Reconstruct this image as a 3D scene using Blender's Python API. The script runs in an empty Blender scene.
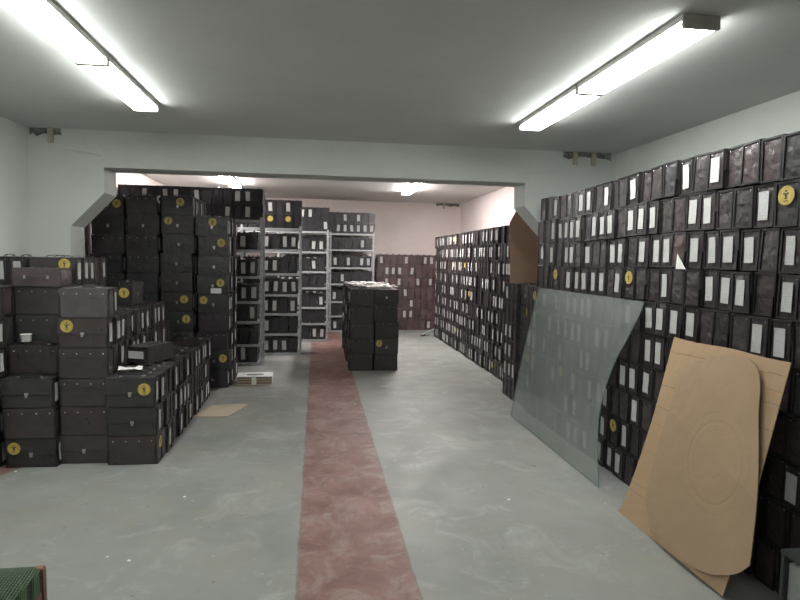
import bpy, bmesh, math, random
from mathutils import Vector, Matrix, Euler
from mathutils.bvhtree import BVHTree
PI = math.pi
scn = bpy.context.scene
COL = scn.collection
rnd = random.Random(7)

# ------------------------------------------------------------------ camera
CAMH, FPX = 1.55, 590.0
yaw, pitch, roll = math.radians(8.1), math.radians(3.97), math.radians(1.0)
Fv = Vector((math.sin(yaw)*math.cos(pitch), math.cos(yaw)*math.cos(pitch), -math.sin(pitch)))
R0 = Vector((math.cos(yaw), -math.sin(yaw), 0)); U0 = R0.cross(Fv)
Rv = R0*math.cos(roll) + U0*math.sin(roll); Uv = U0*math.cos(roll) - R0*math.sin(roll)
cd = bpy.data.cameras.new('camera'); cam = bpy.data.objects.new('camera', cd); COL.objects.link(cam)
cd.sensor_width = 36; cd.lens = FPX/800*36; cd.clip_start = .02; cd.clip_end = 100
M = Matrix((Rv, Uv, -Fv)).transposed().to_4x4(); M.translation = Vector((0, 0, CAMH)); cam.matrix_world = M
scn.camera = cam

# ------------------------------------------------------------------ materials
def mat(name):
    m = bpy.data.materials.new(name); m.use_nodes = True
    nt = m.node_tree; b = nt.nodes['Principled BSDF']
    return m, nt, b
def N(nt, t, **kw):
    n = nt.nodes.new(t)
    for k, v in kw.items(): setattr(n, k, v)
    return n
def noise(nt, scale, detail=4, rough=.6, vec=None, dist=0):
    n = N(nt, 'ShaderNodeTexNoise'); n.inputs['Scale'].default_value = scale
    n.inputs['Detail'].default_value = detail; n.inputs['Roughness'].default_value = rough
    n.inputs['Distortion'].default_value = dist
    if vec is not None: nt.links.new(vec, n.inputs['Vector'])
    return n.outputs['Fac']
def pos(nt): return N(nt, 'ShaderNodeNewGeometry').outputs['Position']
def ramp(nt, fac, a, b, ca=(0,0,0,1), cb=(1,1,1,1)):
    r = N(nt, 'ShaderNodeValToRGB'); nt.links.new(fac, r.inputs[0])
    r.color_ramp.elements[0].position = a; r.color_ramp.elements[1].position = b
    r.color_ramp.elements[0].color = ca; r.color_ramp.elements[1].color = cb
    return r.outputs[0]
def mix(nt, fac, a, b, mode='MIX'):
    m = N(nt, 'ShaderNodeMix', data_type='RGBA', blend_type=mode)
    for i, v in ((0, fac), (6, a), (7, b)):
        if isinstance(v, (int, float)): m.inputs[i].default_value = v
        elif isinstance(v, tuple): m.inputs[i].default_value = v if len(v) == 4 else (*v, 1)
        else: nt.links.new(v, m.inputs[i])
    return m.outputs[2]
def math_(nt, op, a, b=None, c=None):
    m = N(nt, 'ShaderNodeMath', operation=op)
    for i, v in enumerate((a, b, c)):
        if v is None: continue
        if isinstance(v, (int, float)): m.inputs[i].default_value = v
        else: nt.links.new(v, m.inputs[i])
    return m.outputs[0]
def bump(nt, b, h, strength=.3, dist=.01):
    n = N(nt, 'ShaderNodeBump'); n.inputs['Strength'].default_value = strength; n.inputs['Distance'].default_value = dist
    nt.links.new(h, n.inputs['Height']); nt.links.new(n.outputs[0], b.inputs['Normal'])
def simple(name, c, rough=.6, metal=0, var=.12, sc=12, bmp=0, bsc=60, spec=.5):
    m, nt, b = mat(name)
    f = noise(nt, sc, vec=pos(nt))
    lo = tuple(x*(1-var) for x in c); hi = tuple(min(1, x*(1+var)) for x in c)
    nt.links.new(ramp(nt, f, .35, .65, (*lo, 1), (*hi, 1)), b.inputs['Base Color'])
    b.inputs['Roughness'].default_value = rough; b.inputs['Metallic'].default_value = metal
    b.inputs['Specular IOR Level'].default_value = spec
    if bmp: bump(nt, b, noise(nt, bsc, vec=pos(nt)), bmp, .004)
    return m

def leather(name, attr):
    m, nt, b = mat(name); p = pos(nt)
    if attr:
        a = N(nt, 'ShaderNodeAttribute'); a.attribute_name = 'tone'; c = a.outputs['Color']
    else:
        c = N(nt, 'ShaderNodeObjectInfo').outputs['Color']
    f = noise(nt, 9, 5, .65, p)
    c2 = mix(nt, ramp(nt, f, .42, .75), c, mix(nt, 1.0, c, (1.5, 1.46, 1.45), 'MULTIPLY'))
    nt.links.new(c2, b.inputs['Base Color'])
    nt.links.new(ramp(nt, noise(nt, 16, 3, .6, p), .3, .75, (.27,)*3+(1,), (.56,)*3+(1,)), b.inputs['Roughness'])
    b.inputs['Specular IOR Level'].default_value = .5
    h = math_(nt, 'ADD', math_(nt, 'MULTIPLY', noise(nt, 13, 3, .5, p, .6), 1.0), math_(nt, 'MULTIPLY', noise(nt, 160, 2, .5, p), .06))
    bump(nt, b, h, .30, .022)
    return m
M_LEA = leather('black_leatherette', False)
M_RIM = simple('case_edging_gap_shade', (.013, .012, .0125), .42)  # edging darker than the case: shade of the gaps painted in
M_LEAS = leather('black_leatherette_far', True)
def paper(name, c):
    m, nt, b = mat(name); p = pos(nt)
    sx = N(nt, 'ShaderNodeSeparateXYZ'); nt.links.new(p, sx.inputs[0])
    w = math_(nt, 'SINE', math_(nt, 'MULTIPLY', math_(nt, 'ADD', sx.outputs[2], math_(nt, 'MULTIPLY', noise(nt, 6, 2, .5, p), .02)), 520))
    ink = math_(nt, 'MULTIPLY', ramp(nt, w, .55, .95), ramp(nt, noise(nt, 90, 2, .6, p), .45, .6))
    base = ramp(nt, noise(nt, 14, 4, .6, p), .3, .7, tuple(x*.84 for x in c)+(1,), c+(1,))
    nt.links.new(mix(nt, math_(nt, 'MULTIPLY', ink, .4), base, (.16, .17, .2)), b.inputs['Base Color'])
    b.inputs['Roughness'].default_value = .8
    bump(nt, b, noise(nt, 45, 3, .5, p), .35, .006)
    return m
M_LABEL = paper('white_label_paper', (.47, .47, .455))
M_PAPER = paper('loose_paper', (.66, .65, .62))
M_WHITE = simple('white_scrap', (.72, .72, .70), .7)
M_METAL = simple('dull_nickel', (.45, .43, .40), .35, .9)
M_RIVET = simple('rivet_nickel', (.6, .58, .55), .3, .8)
M_GOLD = simple('badge_gold', (.46, .345, .09), .45, 0, .2, 30)
M_GOLD2 = simple('badge_rim', (.34, .24, .05), .45, 0, .2, 30)
M_EMB = simple('badge_emblem_dark', (.045, .05, .03), .6)
M_STEEL = simple('painted_shelf_steel', (.36, .38, .385), .45, .3, .1, 20)
M_CUP = simple('white_plastic', (.75, .75, .73), .35, 0, .04)
M_WOOD = simple('brown_wood', (.16, .075, .045), .4, 0, .3, 14)
M_DKMETAL = simple('dark_metal', (.05, .055, .055), .45, .5)
M_GREY = simple('grey_panel', (.22, .23, .225), .6)
M_NICHE_SHADE = simple('niche_shade_paint', (.19, .19, .18), .95, 0, .5, 30)  # dark tone painted in for the shade inside the niches
M_BEIGE = simple('pale_wood', (.42, .38, .30), .7)

def wall_mat(name, c, var=.10, bs=.35):
    m, nt, b = mat(name); p = pos(nt)
    lo = tuple(x*(1-var) for x in c)
    base = ramp(nt, noise(nt, 1.3, 6, .6, p), .3, .7, lo+(1,), c+(1,))
    base = mix(nt, math_(nt, 'MULTIPLY', ramp(nt, noise(nt, 5, 8, .7, p, 1.5), .55, .75), .14), base, tuple(x*.55 for x in c))
    nt.links.new(base, b.inputs['Base Color']); b.inputs['Roughness'].default_value = .85
    h = math_(nt, 'ADD', noise(nt, 4, 6, .65, p), math_(nt, 'MULTIPLY', noise(nt, 50, 4, .6, p), .18))
    bump(nt, b, h, bs, .03)
    return m
M_WALL = wall_mat('white_plaster', (.62, .645, .61))
M_WALLB = wall_mat('pinkish_plaster', (.78, .705, .675))
M_BEAM = wall_mat('beam_plaster', (.60, .625, .60))
M_CEIL = wall_mat('ceiling_plaster', (.60, .615, .60), .07, .12)
M_CEILB = wall_mat('rear_ceiling_plaster', (.74, .72, .70), .07, .12)

def floor_mat():
    m, nt, b = mat('painted_concrete'); p = pos(nt)
    sx = N(nt, 'ShaderNodeSeparateXYZ'); nt.links.new(p, sx.inputs[0]); X, Y = sx.outputs[0], sx.outputs[1]
    g = ramp(nt, noise(nt, .9, 7, .62, p), .3, .72, (.175, .182, .174, 1), (.27, .274, .258, 1))
    g = mix(nt, math_(nt, 'MULTIPLY', ramp(nt, noise(nt, 2.6, 8, .72, p, .8), .52, .68), .65), g, (.36, .36, .345))
    g = mix(nt, math_(nt, 'MULTIPLY', ramp(nt, noise(nt, 1.7, 7, .7, p, .5), .50, .70), .55), g, (.25, .23, .18))
    g = mix(nt, math_(nt, 'MULTIPLY', ramp(nt, noise(nt, 11, 6, .8, p), .62, .70), .8), g, (.46, .46, .44))
    g = mix(nt, math_(nt, 'MULTIPLY', ramp(nt, noise(nt, 24, 2, .5, p), .72, .76), .7), g, (.10, .09, .08))
    # red strip
    wob = math_(nt, 'MULTIPLY', math_(nt, 'SUBTRACT', noise(nt, 5, 6, .7, p), .5), .035)
    xx = math_(nt, 'ADD', X, wob)
    s1 = N(nt, 'ShaderNodeMapRange', interpolation_type='SMOOTHSTEP'); nt.links.new(xx, s1.inputs[0]); s1.inputs[1].default_value = -.085; s1.inputs[2].default_value = -.072
    s2 = N(nt, 'ShaderNodeMapRange', interpolation_type='SMOOTHSTEP'); nt.links.new(xx, s2.inputs[0]); s2.inputs[1].default_value = .478; s2.inputs[2].default_value = .492; s2.inputs[3].default_value = 1; s2.inputs[4].default_value = 0
    strip = math_(nt, 'MULTIPLY', s1.outputs[0], s2.outputs[0])
    # worn red patch near the left stack
    pa = math_(nt, 'MULTIPLY', math_(nt, 'LESS_THAN', math_(nt, 'ADD', math_(nt, 'ADD', X, wob), math_(nt, 'MULTIPLY', math_(nt, 'SUBTRACT', 4.5, Y), .45)), -2.10), math_(nt, 'MULTIPLY', math_(nt, 'GREATER_THAN', Y, 4.0), math_(nt, 'LESS_THAN', Y, 4.8)))
    red = ramp(nt, noise(nt, 3.2, 8, .7, p, .4), .34, .66, (.135, .062, .054, 1), (.225, .125, .108, 1))
    red = mix(nt, math_(nt, 'MULTIPLY', ramp(nt, noise(nt, 4.5, 9, .75, p, .8), .48, .64), .7), red, (.27, .225, .20))
    red = mix(nt, math_(nt, 'MULTIPLY', ramp(nt, noise(nt, 22, 6, .8, p), .58, .68), .35), red, (.38, .33, .30))
    edge = math_(nt, 'MULTIPLY', math_(nt, 'MAXIMUM', math_(nt, 'SUBTRACT', 1, math_(nt, 'MULTIPLY', math_(nt, 'ABSOLUTE', math_(nt, 'ADD', xx, .082)), 110)), math_(nt, 'SUBTRACT', 1, math_(nt, 'MULTIPLY', math_(nt, 'ABSOLUTE', math_(nt, 'SUBTRACT', xx, .488)), 110))), .6)
    c = mix(nt, math_(nt, 'MAXIMUM', strip, pa), g, red)
    cl = N(nt, 'ShaderNodeClamp'); nt.links.new(edge, cl.inputs[0])
    c = mix(nt, cl.outputs[0], c, (.12, .07, .06))
    nt.links.new(c, b.inputs['Base Color'])
    nt.links.new(ramp(nt, noise(nt, 3, 5, .6, p), .3, .7, (.42,)*3+(1,), (.62,)*3+(1,)), b.inputs['Roughness'])
    b.inputs['Specular IOR Level'].default_value = .35
    bump(nt, b, math_(nt, 'ADD', noise(nt, 7, 6, .6, p), math_(nt, 'MULTIPLY', noise(nt, 70, 4, .7, p), .25)), .18, .01)
    return m
M_FLOOR = floor_mat()

def card_mat(name, c, rings=None):
    m, nt, b = mat(name); p = pos(nt)
    sx = N(nt, 'ShaderNodeSeparateXYZ'); nt.links.new(p, sx.inputs[0])
    base = ramp(nt, noise(nt, 3, 6, .6, p), .3, .7, tuple(x*.88 for x in c)+(1,), c+(1,))
    flute = math_(nt, 'SINE', math_(nt, 'MULTIPLY', math_(nt, 'ADD', sx.outputs[2], math_(nt, 'MULTIPLY', sx.outputs[1], -.12)), 800))
    h = math_(nt, 'ADD', math_(nt, 'MULTIPLY', flute, .03), noise(nt, 12, 4, .5, p))
    if rings:
        y0, z0 = rings
        dy = math_(nt, 'MULTIPLY', math_(nt, 'SUBTRACT', sx.outputs[1], y0), 1.0); dz = math_(nt, 'MULTIPLY', math_(nt, 'SUBTRACT', sx.outputs[2], z0), .96)
        d = math_(nt, 'SQRT', math_(nt, 'ADD', math_(nt, 'MULTIPLY', dy, dy), math_(nt, 'MULTIPLY', dz, dz)))
        tot = None
        for r, wd, am in ((.235, 130, .22), (.190, 90, .55), (.15, 160, .25), (.07, 140, .25)):
            v = N(nt, 'ShaderNodeClamp'); nt.links.new(math_(nt, 'SUBTRACT', 1, math_(nt, 'MULTIPLY', math_(nt, 'ABSOLUTE', math_(nt, 'SUBTRACT', d, r)), wd)), v.inputs[0])
            t = math_(nt, 'MULTIPLY', v.outputs[0], am); tot = t if tot is None else math_(nt, 'ADD', tot, t)
        base = mix(nt, math_(nt, 'MULTIPLY', tot, .28), base, tuple(x*.62 for x in c))
        h = math_(nt, 'SUBTRACT', h, math_(nt, 'MULTIPLY', tot, .5))
        # darker lower half, below a slanting line
        lw = math_(nt, 'LESS_THAN', math_(nt, 'SUBTRACT', sx.outputs[2], math_(nt, 'MULTIPLY', sx.outputs[1], .30)), -.20)
        base = mix(nt, math_(nt, 'MULTIPLY', lw, .13), base, tuple(x*.55 for x in c))
    nt.links.new(base, b.inputs['Base Color']); b.inputs['Roughness'].default_value = .8; b.inputs['Specular IOR Level'].default_value = .25
    bump(nt, b, h, .3, .01)
    return m
M_CARD = card_mat('tan_cardboard', (.40, .275, .17))
M_CARDF = card_mat('tan_cardboard_ringed', (.37, .262, .168), (2.63, .565))
M_CREASE = simple('cardboard_crease', (.27, .18, .10), .85)
M_BOARD = card_mat('brown_hardboard', (.33, .215, .155))
M_FOLD = simple('folder_brown', (.15, .115, .09), .8, 0, .2, 40)
M_SHEET = card_mat('floor_cardboard', (.45, .37, .28))

def glass_mat():
    m, nt, b = mat('dusty_green_glass'); p = pos(nt)
    out = nt.nodes['Material Output']
    tr = N(nt, 'ShaderNodeBsdfTransparent'); tr.inputs[0].default_value = (.97, .985, .975, 1)
    df = N(nt, 'ShaderNodeBsdfDiffuse'); df.inputs[0].default_value = (.64, .70, .66, 1)
    tl = N(nt, 'ShaderNodeBsdfTranslucent'); tl.inputs[0].default_value = (.64, .70, .66, 1)
    gl = N(nt, 'ShaderNodeBsdfGlossy'); gl.inputs['Roughness'].default_value = .12
    dd = N(nt, 'ShaderNodeMixShader'); dd.inputs[0].default_value = .35; nt.links.new(df.outputs[0], dd.inputs[1]); nt.links.new(tl.outputs[0], dd.inputs[2])
    m1 = N(nt, 'ShaderNodeMixShader')
    f = ramp(nt, noise(nt, 4.5, 7, .65, p, 1.0), .3, .75, (.15,)*3+(1,), (.31,)*3+(1,))
    nt.links.new(f, m1.inputs[0]); nt.links.new(tr.outputs[0], m1.inputs[1]); nt.links.new(dd.outputs[0], m1.inputs[2])
    fr = N(nt, 'ShaderNodeFresnel'); fr.inputs[0].default_value = 1.35
    m2 = N(nt, 'ShaderNodeMixShader'); nt.links.new(math_(nt, 'MULTIPLY', fr.outputs[0], .6), m2.inputs[0]); nt.links.new(m1.outputs[0], m2.inputs[1]); nt.links.new(gl.outputs[0], m2.inputs[2])
    nt.links.new(m2.outputs[0], out.inputs[0])
    return m
M_GLASS = glass_mat()
def emis(name, c, s):
    m, nt, b = mat(name); b.inputs['Base Color'].default_value = (.8, .8, .8, 1)
    n = noise(nt, 3, 2, .5, pos(nt)); nt.links.new(ramp(nt, n, 0, 1, tuple(x*.97 for x in c)+(1,), c+(1,)), b.inputs['Emission Color'])
    b.inputs['Emission Strength'].default_value = s
    return m
M_EM = emis('lamp_diffuser_cool', (.975, 1.0, .955), 42.0)
M_EMB_ = emis('lamp_diffuser_warm', (1.0, .94, .91), 125.0)
def fabric_mat():
    m, nt, b = mat('green_woven_fabric'); p = pos(nt)
    sx = N(nt, 'ShaderNodeSeparateXYZ'); nt.links.new(p, sx.inputs[0])
    a = math_(nt, 'SINE', math_(nt, 'MULTIPLY', math_(nt, 'ADD', sx.outputs[0], math_(nt, 'MULTIPLY', sx.outputs[1], .1)), 700))
    c = math_(nt, 'SINE', math_(nt, 'MULTIPLY', sx.outputs[1], 420))
    w = math_(nt, 'MULTIPLY', math_(nt, 'ADD', a, 1), math_(nt, 'ADD', math_(nt, 'MULTIPLY', c, .5), 1))
    f = math_(nt, 'MULTIPLY', w, math_(nt, 'ADD', noise(nt, 120, 2, .5, p), .2))
    nt.links.new(ramp(nt, f, .25, 1.3 if False else 1.0, (.015, .028, .016, 1), (.10, .165, .09, 1)), b.inputs['Base Color'])
    b.inputs['Roughness'].default_value = .9; bump(nt, b, w, .6, .004)
    return m
M_FAB = fabric_mat()

# ------------------------------------------------------------------ mesh helpers
class MB:
    def __init__(s): s.v = []; s.f = []; s.m = []; s.mats = []
    def mi(s, m):
        if m not in s.mats: s.mats.append(m)
        return s.mats.index(m)
    def add(s, vs, fs, m, T=None):
        o = len(s.v); k = s.mi(m)
        for v in vs:
            v = Vector(v)
            if T is not None: v = T @ v
            s.v.append(tuple(v))
        for f in fs: s.f.append(tuple(i+o for i in f)); s.m.append(k)
    def box(s, a, b, m, T=None):
        (x0, y0, z0), (x1, y1, z1) = a, b
        vs = [(x0,y0,z0),(x1,y0,z0),(x1,y1,z0),(x0,y1,z0),(x0,y0,z1),(x1,y0,z1),(x1,y1,z1),(x0,y1,z1)]
        s.add(vs, [(0,3,2,1),(4,5,6,7),(0,1,5,4),(1,2,6,5),(2,3,7,6),(3,0,4,7)], m, T)
    def bar(s, a, b, r, m, n=8):
        a, b = Vector(a), Vector(b); d = (b-a).normalized()
        u = d.cross(Vector((0, 0, 1)));  u = u.normalized() if u.length > .01 else Vector((1, 0, 0)); w = d.cross(u)
        vs = [a + (u*math.cos(2*PI*i/n)+w*math.sin(2*PI*i/n))*r for i in range(n)] + [b + (u*math.cos(2*PI*i/n)+w*math.sin(2*PI*i/n))*r for i in range(n)]
        fs = [(i, (i+1) % n, n+(i+1) % n, n+i) for i in range(n)] + [tuple(range(n-1, -1, -1)), tuple(range(n, 2*n))]
        s.add(vs, fs, m)
    def prism(s, pts, off, m):   # pts list of 3d, off vector
        n = len(pts); off = Vector(off)
        vs = [Vector(p) for p in pts] + [Vector(p)+off for p in pts]
        s.add(vs, [tuple(range(n-1, -1, -1)), tuple(range(n, 2*n))] + [(i, (i+1) % n, n+(i+1) % n, n+i) for i in range(n)], m)
    def mesh(s, name, bevel=0, smooth=False):
        me = bpy.data.meshes.new(name); me.from_pydata(s.v, [], s.f)
        for m in s.mats: me.materials.append(m)
        for p, k in zip(me.polygons, s.m): p.material_index = k
        bm = bmesh.new(); bm.from_mesh(me)
        if bevel: bmesh.ops.bevel(bm, geom=bm.edges[:], offset=bevel, segments=2, affect='EDGES', clamp_overlap=True)
        bmesh.ops.recalc_face_normals(bm, faces=bm.faces[:])
        bm.to_mesh(me); bm.free()
        if smooth:
            for p in me.polygons: p.use_smooth = True
        me.update(); return me
    def build(s, name, parent=None, bevel=0, loc=None, smooth=False):
        o = bpy.data.objects.new(name, s.mesh(name, bevel, smooth)); COL.objects.link(o)
        if parent: o.parent = parent
        if loc: o.location = loc
        return o
def tag(o, label, cat, group=None):
    assert 4 <= len(label.split()) <= 16, label
    o['label'] = label; o['category'] = cat
    if group: o['group'] = group
    return o
def root(name, label, cat, loc=(0,0,0), rz=0, group=None):
    o = bpy.data.objects.new(name, None); COL.objects.link(o); o.empty_display_size = .1
    o.location = loc; o.rotation_euler = (0, 0, rz); return tag(o, label, cat, group)
def struct(name, mb, **k):
    o = mb.build(name, **k); o['kind'] = 'structure'; return o

# ------------------------------------------------------------------ room
CZ, CZB, WL, WR, FY, BY = 2.68, 2.82, -2.61, 3.08, 5.85, 13.12
FY2 = FY+.33
def bx(name, a, b, m):
    q = MB(); q.box(a, b, m); return struct(name, q)
bx('floor', (-3.2, -3.2, -.1), (3.7, 13.5, 0), M_FLOOR)
q = MB(); q.box((-3.2, -3.2, CZ), (3.7, FY2, CZ+.25), M_CEIL); q.box((-3.2, FY2, CZB), (3.7, 13.5, CZ+.25), M_CEILB); struct('ceiling', q)
bx('wall_left', (WL-.15, -3.2, 0), (WL, FY, CZ), M_WALL)
bx('wall_right', (WR, -3.2, 0), (WR+.15, FY, CZ), M_WALL)
bx('wall_rear', (WL, -3.2, 0), (WR, -3.05, CZ), M_WALL)
bx('wall_left_store', (-2.90, FY2, 0), (-2.76, BY, CZB), M_WALLB)
bx('wall_right_store', (3.22, FY2, 0), (3.36, BY, CZB), M_WALLB)
bx('wall_back', (-2.90, BY, 0), (3.36, BY+.15, CZB), M_WALLB)
# portal frame: two haunched piers and the beam
def pier(name, pts):
    q = MB(); q.prism([(x, FY, z) for x, z in pts], (0, FY2-FY, 0), M_BEAM); struct(name, q)
BZ = 2.345
pier('wall_pier_left', [(-2.9, 0), (-2.25, 0), (-2.25, 1.80), (-1.95, 2.115), (-1.95, CZ), (-2.9, CZ)])
pier('wall_pier_right', [(3.4, 0), (3.4, CZ), (2.10, CZ), (2.10, 2.115), (2.40, 1.80), (2.40, 0)])
bx('wall_beam', (-1.95, FY+.0, BZ), (2.10, FY2, CZ+.2), M_BEAM)
# beam face stands slightly proud between the two broken-out pockets at the ceiling
q = MB(); q.prism([(-2.31, FY-.018, CZ), (-2.29, FY-.018, 2.50), (-1.96, FY-.018, 2.45), (-1.96, FY-.018, BZ), (2.10, FY-.018, BZ), (2.10, FY-.018, 2.44), (2.44, FY-.018, 2.48), (2.49, FY-.018, CZ)], (0, .019, 0), M_BEAM); struct('trim_beam_face', q)
def niche(name, x0, x1, pegs, y=FY, z=CZ):
    q = MB()
    n = 9; pts = []
    r = random.Random(int(x0*100))
    for i in range(n+1): pts.append((x0+(x1-x0)*i/n, y-.006, z-.045-r.random()*.035))
    pts += [(x1, y-.006, z-.001), (x0, y-.006, z-.001)]
    q.prism(pts, (0, .007, 0), M_NICHE_SHADE)  # flat patch with no recess; its colour carries the shade
    for px in pegs: q.box((px, y-.03, z-.13), (px+.045, y+.0, z-.001), M_BEIGE)
    struct(name, q)
niche('trim_niche_left', -2.58, -2.31, [-2.42])
niche('trim_niche_right', 2.50, 3.02, [2.60, 2.80])
niche('trim_niche_back', 2.65, 3.18, [2.80], BY, CZB)

# ------------------------------------------------------------------ lamps
def lamp(x0, x1, y0, y1, z, label, em, group):
    cx, cy = (x0+x1)/2, (y0+y1)/2; w, l = (x1-x0)/2, (y1-y0)/2
    r = root('ceiling_lamp', label, 'lamp', (cx, cy, z), 0, group)
    q = MB(); q.box((-w-.008, -l, -.016), (w+.008, l, -.0005), M_CUP); q.box((-w-.008, -l, -.03), (-w-.001, l, -.016), M_CUP); q.box((w+.001, -l, -.03), (w+.008, l, -.016), M_CUP); q.build('housing', r)
    q = MB()
    q.prism([(-w, -l+.012, -.016), (-w+.006, -l+.012, -.058), (w-.006, -l+.012, -.058), (w, -l+.012, -.016)], (0, 2*l-.024, 0), em); q.build('diffuser', r)
    for s in (-1, 1):
        q = MB(); q.box((-w-.006, s*l-.011, -.062), (w+.006, s*l+.011, -.002), M_GREYCAP); q.build('end_cap', r, bevel=.003)
M_GREYCAP = simple('lamp_end_cap', (.36, .34, .31), .5)
LG = 'tube lamps on the front ceiling'
lamp(-1.355, -1.19, 3.665, 4.73, CZ, 'left-hand white tube lamp nearest the beam, front ceiling', M_EM, LG)
lamp(-1.355, -1.19, 2.57, 3.64, CZ, 'left-hand white tube lamp cut by the upper left picture edge', M_EM, LG)
lamp(1.64, 1.81, 3.665, 4.73, CZ, 'right-hand white tube lamp nearest the beam, front ceiling', M_EM, LG)
lamp(1.64, 1.81, 2.55, 3.64, CZ, 'right-hand white tube lamp with grey end cap facing the viewer', M_EM, LG)
lamp(-1.355, -1.19, -1.6, .5, CZ, 'added unseen white tube lamp behind the viewer on the left', M_EM, LG)  # unseen lamp added to light the near part of the room
LB = 'tube lamps in the rear store'
lamp(-1.50, -1.34, 8.45, 10.9, CZB, 'left tube lamp of the rear store above the steel shelves', M_EMB_, LB)
lamp(1.58, 1.73, 8.6, 11.1, CZB, 'right tube lamp of the rear store near the pink back wall', M_EMB_, LB)

# ------------------------------------------------------------------ case meshes
W, T, H, PZ = .345, .130, .213, .2165
def warp(vs, seed, amp):
    r = random.Random(seed); a = [r.uniform(-1, 1) for _ in range(12)]
    out = []
    for x, y, z in vs:
        u, v, w = x/W*2, y/T*2, z/H*2-1
        out.append((x + amp*(a[0]*v*w + a[1]*w*w*.6*u + a[2]*v), y + amp*(a[3]*u*w + a[4]*(1-w*w)*v*1.4 + a[5]*w*.6), z + amp*.35*(a[6]*u*v + a[7]*(1-v*v)*(1 if w > 0 else 0)*-1)))
    return out
def body_mesh(seed):
    q = MB(); r = random.Random(seed)
    e = .007
    q.box((-W/2+e, -T/2, 0), (W/2-e, T/2, H), M_LEA)
    me = q.mesh('case_body', .006)
    q2 = MB(); q2.v = [tuple(v.co) for v in me.vertices]; q2.f = [tuple(p.vertices) for p in me.polygons]; q2.m = [0]*len(q2.f); q2.mats = [M_LEA]
    bw = .011
    for s in (-1, 1):
        x0, x1 = sorted((s*(W/2-e-.002), s*W/2))
        q2.box((x0, -T/2+.001, .001), (x1, -T/2+bw, H-.001), M_RIM)
        q2.box((x0, T/2-bw, .001), (x1, T/2-.001, H-.001), M_RIM)
        q2.box((x0, -T/2+bw, H-bw), (x1, T/2-bw, H-.001), M_RIM)
        q2.box((x0, -T/2+bw, .001), (x1, T/2-bw, bw), M_RIM)
        # wrinkled end panel with a crease near mid height
        ny, nz = 6, 9; vs = []; yy = T/2-bw; cr = r.uniform(.3, .5); tw = r.uniform(-1, 1)
        for j in range(nz):
            for i in range(ny):
                u, w = i/(ny-1), j/(nz-1)
                d = .0035*math.sin(u*PI)*math.sin(w*PI)*(1+tw) + (r.uniform(-.0018, .0018) if 0 < i < ny-1 and 0 < j < nz-1 else 0)
                if abs(w-cr) < .07: d -= .0025
                vs.append((s*(W/2-e+.0008+d), -yy+2*yy*u, bw+(H-2*bw)*w))
        fs = [(j*ny+i, j*ny+i+1, (j+1)*ny+i+1, (j+1)*ny+i) for j in range(nz-1) for i in range(ny-1)]
        q2.add(vs, fs, M_LEA)
        for yy in (-T/2+.022, T/2-.022):
            c = (s*(W/2-e+.003), yy, H-.02); n = 6
            q2.add([(c[0]+s*.0025, c[1], c[2])]+[(c[0], c[1]+.0028*math.cos(2*PI*i/n), c[2]+.0028*math.sin(2*PI*i/n)) for i in range(n)], [(0, 1+i, 1+(i+1) % n) for i in range(n)], M_RIVET)
    q2.v = warp(q2.v, seed, .0028)
    return q2.mesh('case_body')
BODIES = [body_mesh(100+i) for i in range(7)]
def lid_mesh():
    q = MB()
    q.prism([(-W/2+.003, -T/2-.0075, H*.46), (-W/2+.003, -T/2+.001, H*.46), (-W/2+.003, -T/2+.001, H-.006), (-W/2+.003, -T/2-.0035, H-.006)], (W-.006, 0, 0), M_LEA)
    q.box((-W/2+.003, -T/2-.0045, H-.006), (W/2-.003, T/2-.001, H+.0005), M_LEA)
    return q.mesh('lid', .0015)
def pocket_mesh():
    q = MB(); q.box((-W/2+.012, -T/2-.0018, .006), (W/2-.012, -T/2+.001, H*.445), M_LEA); return q.mesh('lower_panel', .001)
def clasp_mesh():
    q = MB(); y = -T/2
    q.box((-.013, y-.0095, H*.44), (.013, y-.002, H*.53), M_METAL); q.box((-.0085, y-.012, H*.37), (.0085, y-.003, H*.47), M_METAL)
    q.bar((-.009, y-.010, H*.40), (.009, y-.010, H*.40), .0028, M_METAL); q.box((-.022, y-.0045, H*.535), (.022, y-.003, H*.575), M_LEA)
    return q.mesh('clasp', .0008)
def strip_mesh():
    q = MB(); y = T/2
    q.prism([(-W/2+.008, y-.001, H*.72), (-W/2+.03, y-.001, H*.695), (W/2-.03, y-.001, H*.695), (W/2-.008, y-.001, H*.72), (W/2-.004, y-.001, H-.002), (-W/2+.004, y-.001, H-.002)], (0, .004, 0), M_LEA)
    for k in (-.135, -.047, .047, .135):
        n = 8; q.add([(k, y+.0065, H*.82)]+[(k+.0048*math.cos(2*PI*i/n), y+.003, H*.82+.0048*math.sin(2*PI*i/n)) for i in range(n)], [(0, 1+i, 1+(i+1) % n) for i in range(n)], M_RIVET)
    return q.mesh('hinge_strip')
def handle_mesh():
    q = MB(); n = 12; vs = []
    for i in range(n+1):
        u = i/n; x = -.075+.15*u; z = H+.004+.013*math.sin(PI*u)**.6
        for dy, dz in ((-.009, 0), (.009, 0), (.009, .005), (-.009, .005)): vs.append((x, dy, z+dz))
    fs = []
    for i in range(n):
        for k in range(4): fs.append((4*i+k, 4*i+(k+1) % 4, 4*i+4+(k+1) % 4, 4*i+4+k))
    fs += [(0, 1, 2, 3), (4*n+3, 4*n+2, 4*n+1, 4*n)]
    q.add(vs, fs, M_LEA)
    for s in (-1, 1): q.box((s*.078-.011, -.011, H+.001), (s*.078+.011, .011, H+.008), M_METAL)
    return q.mesh('handle')
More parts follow.
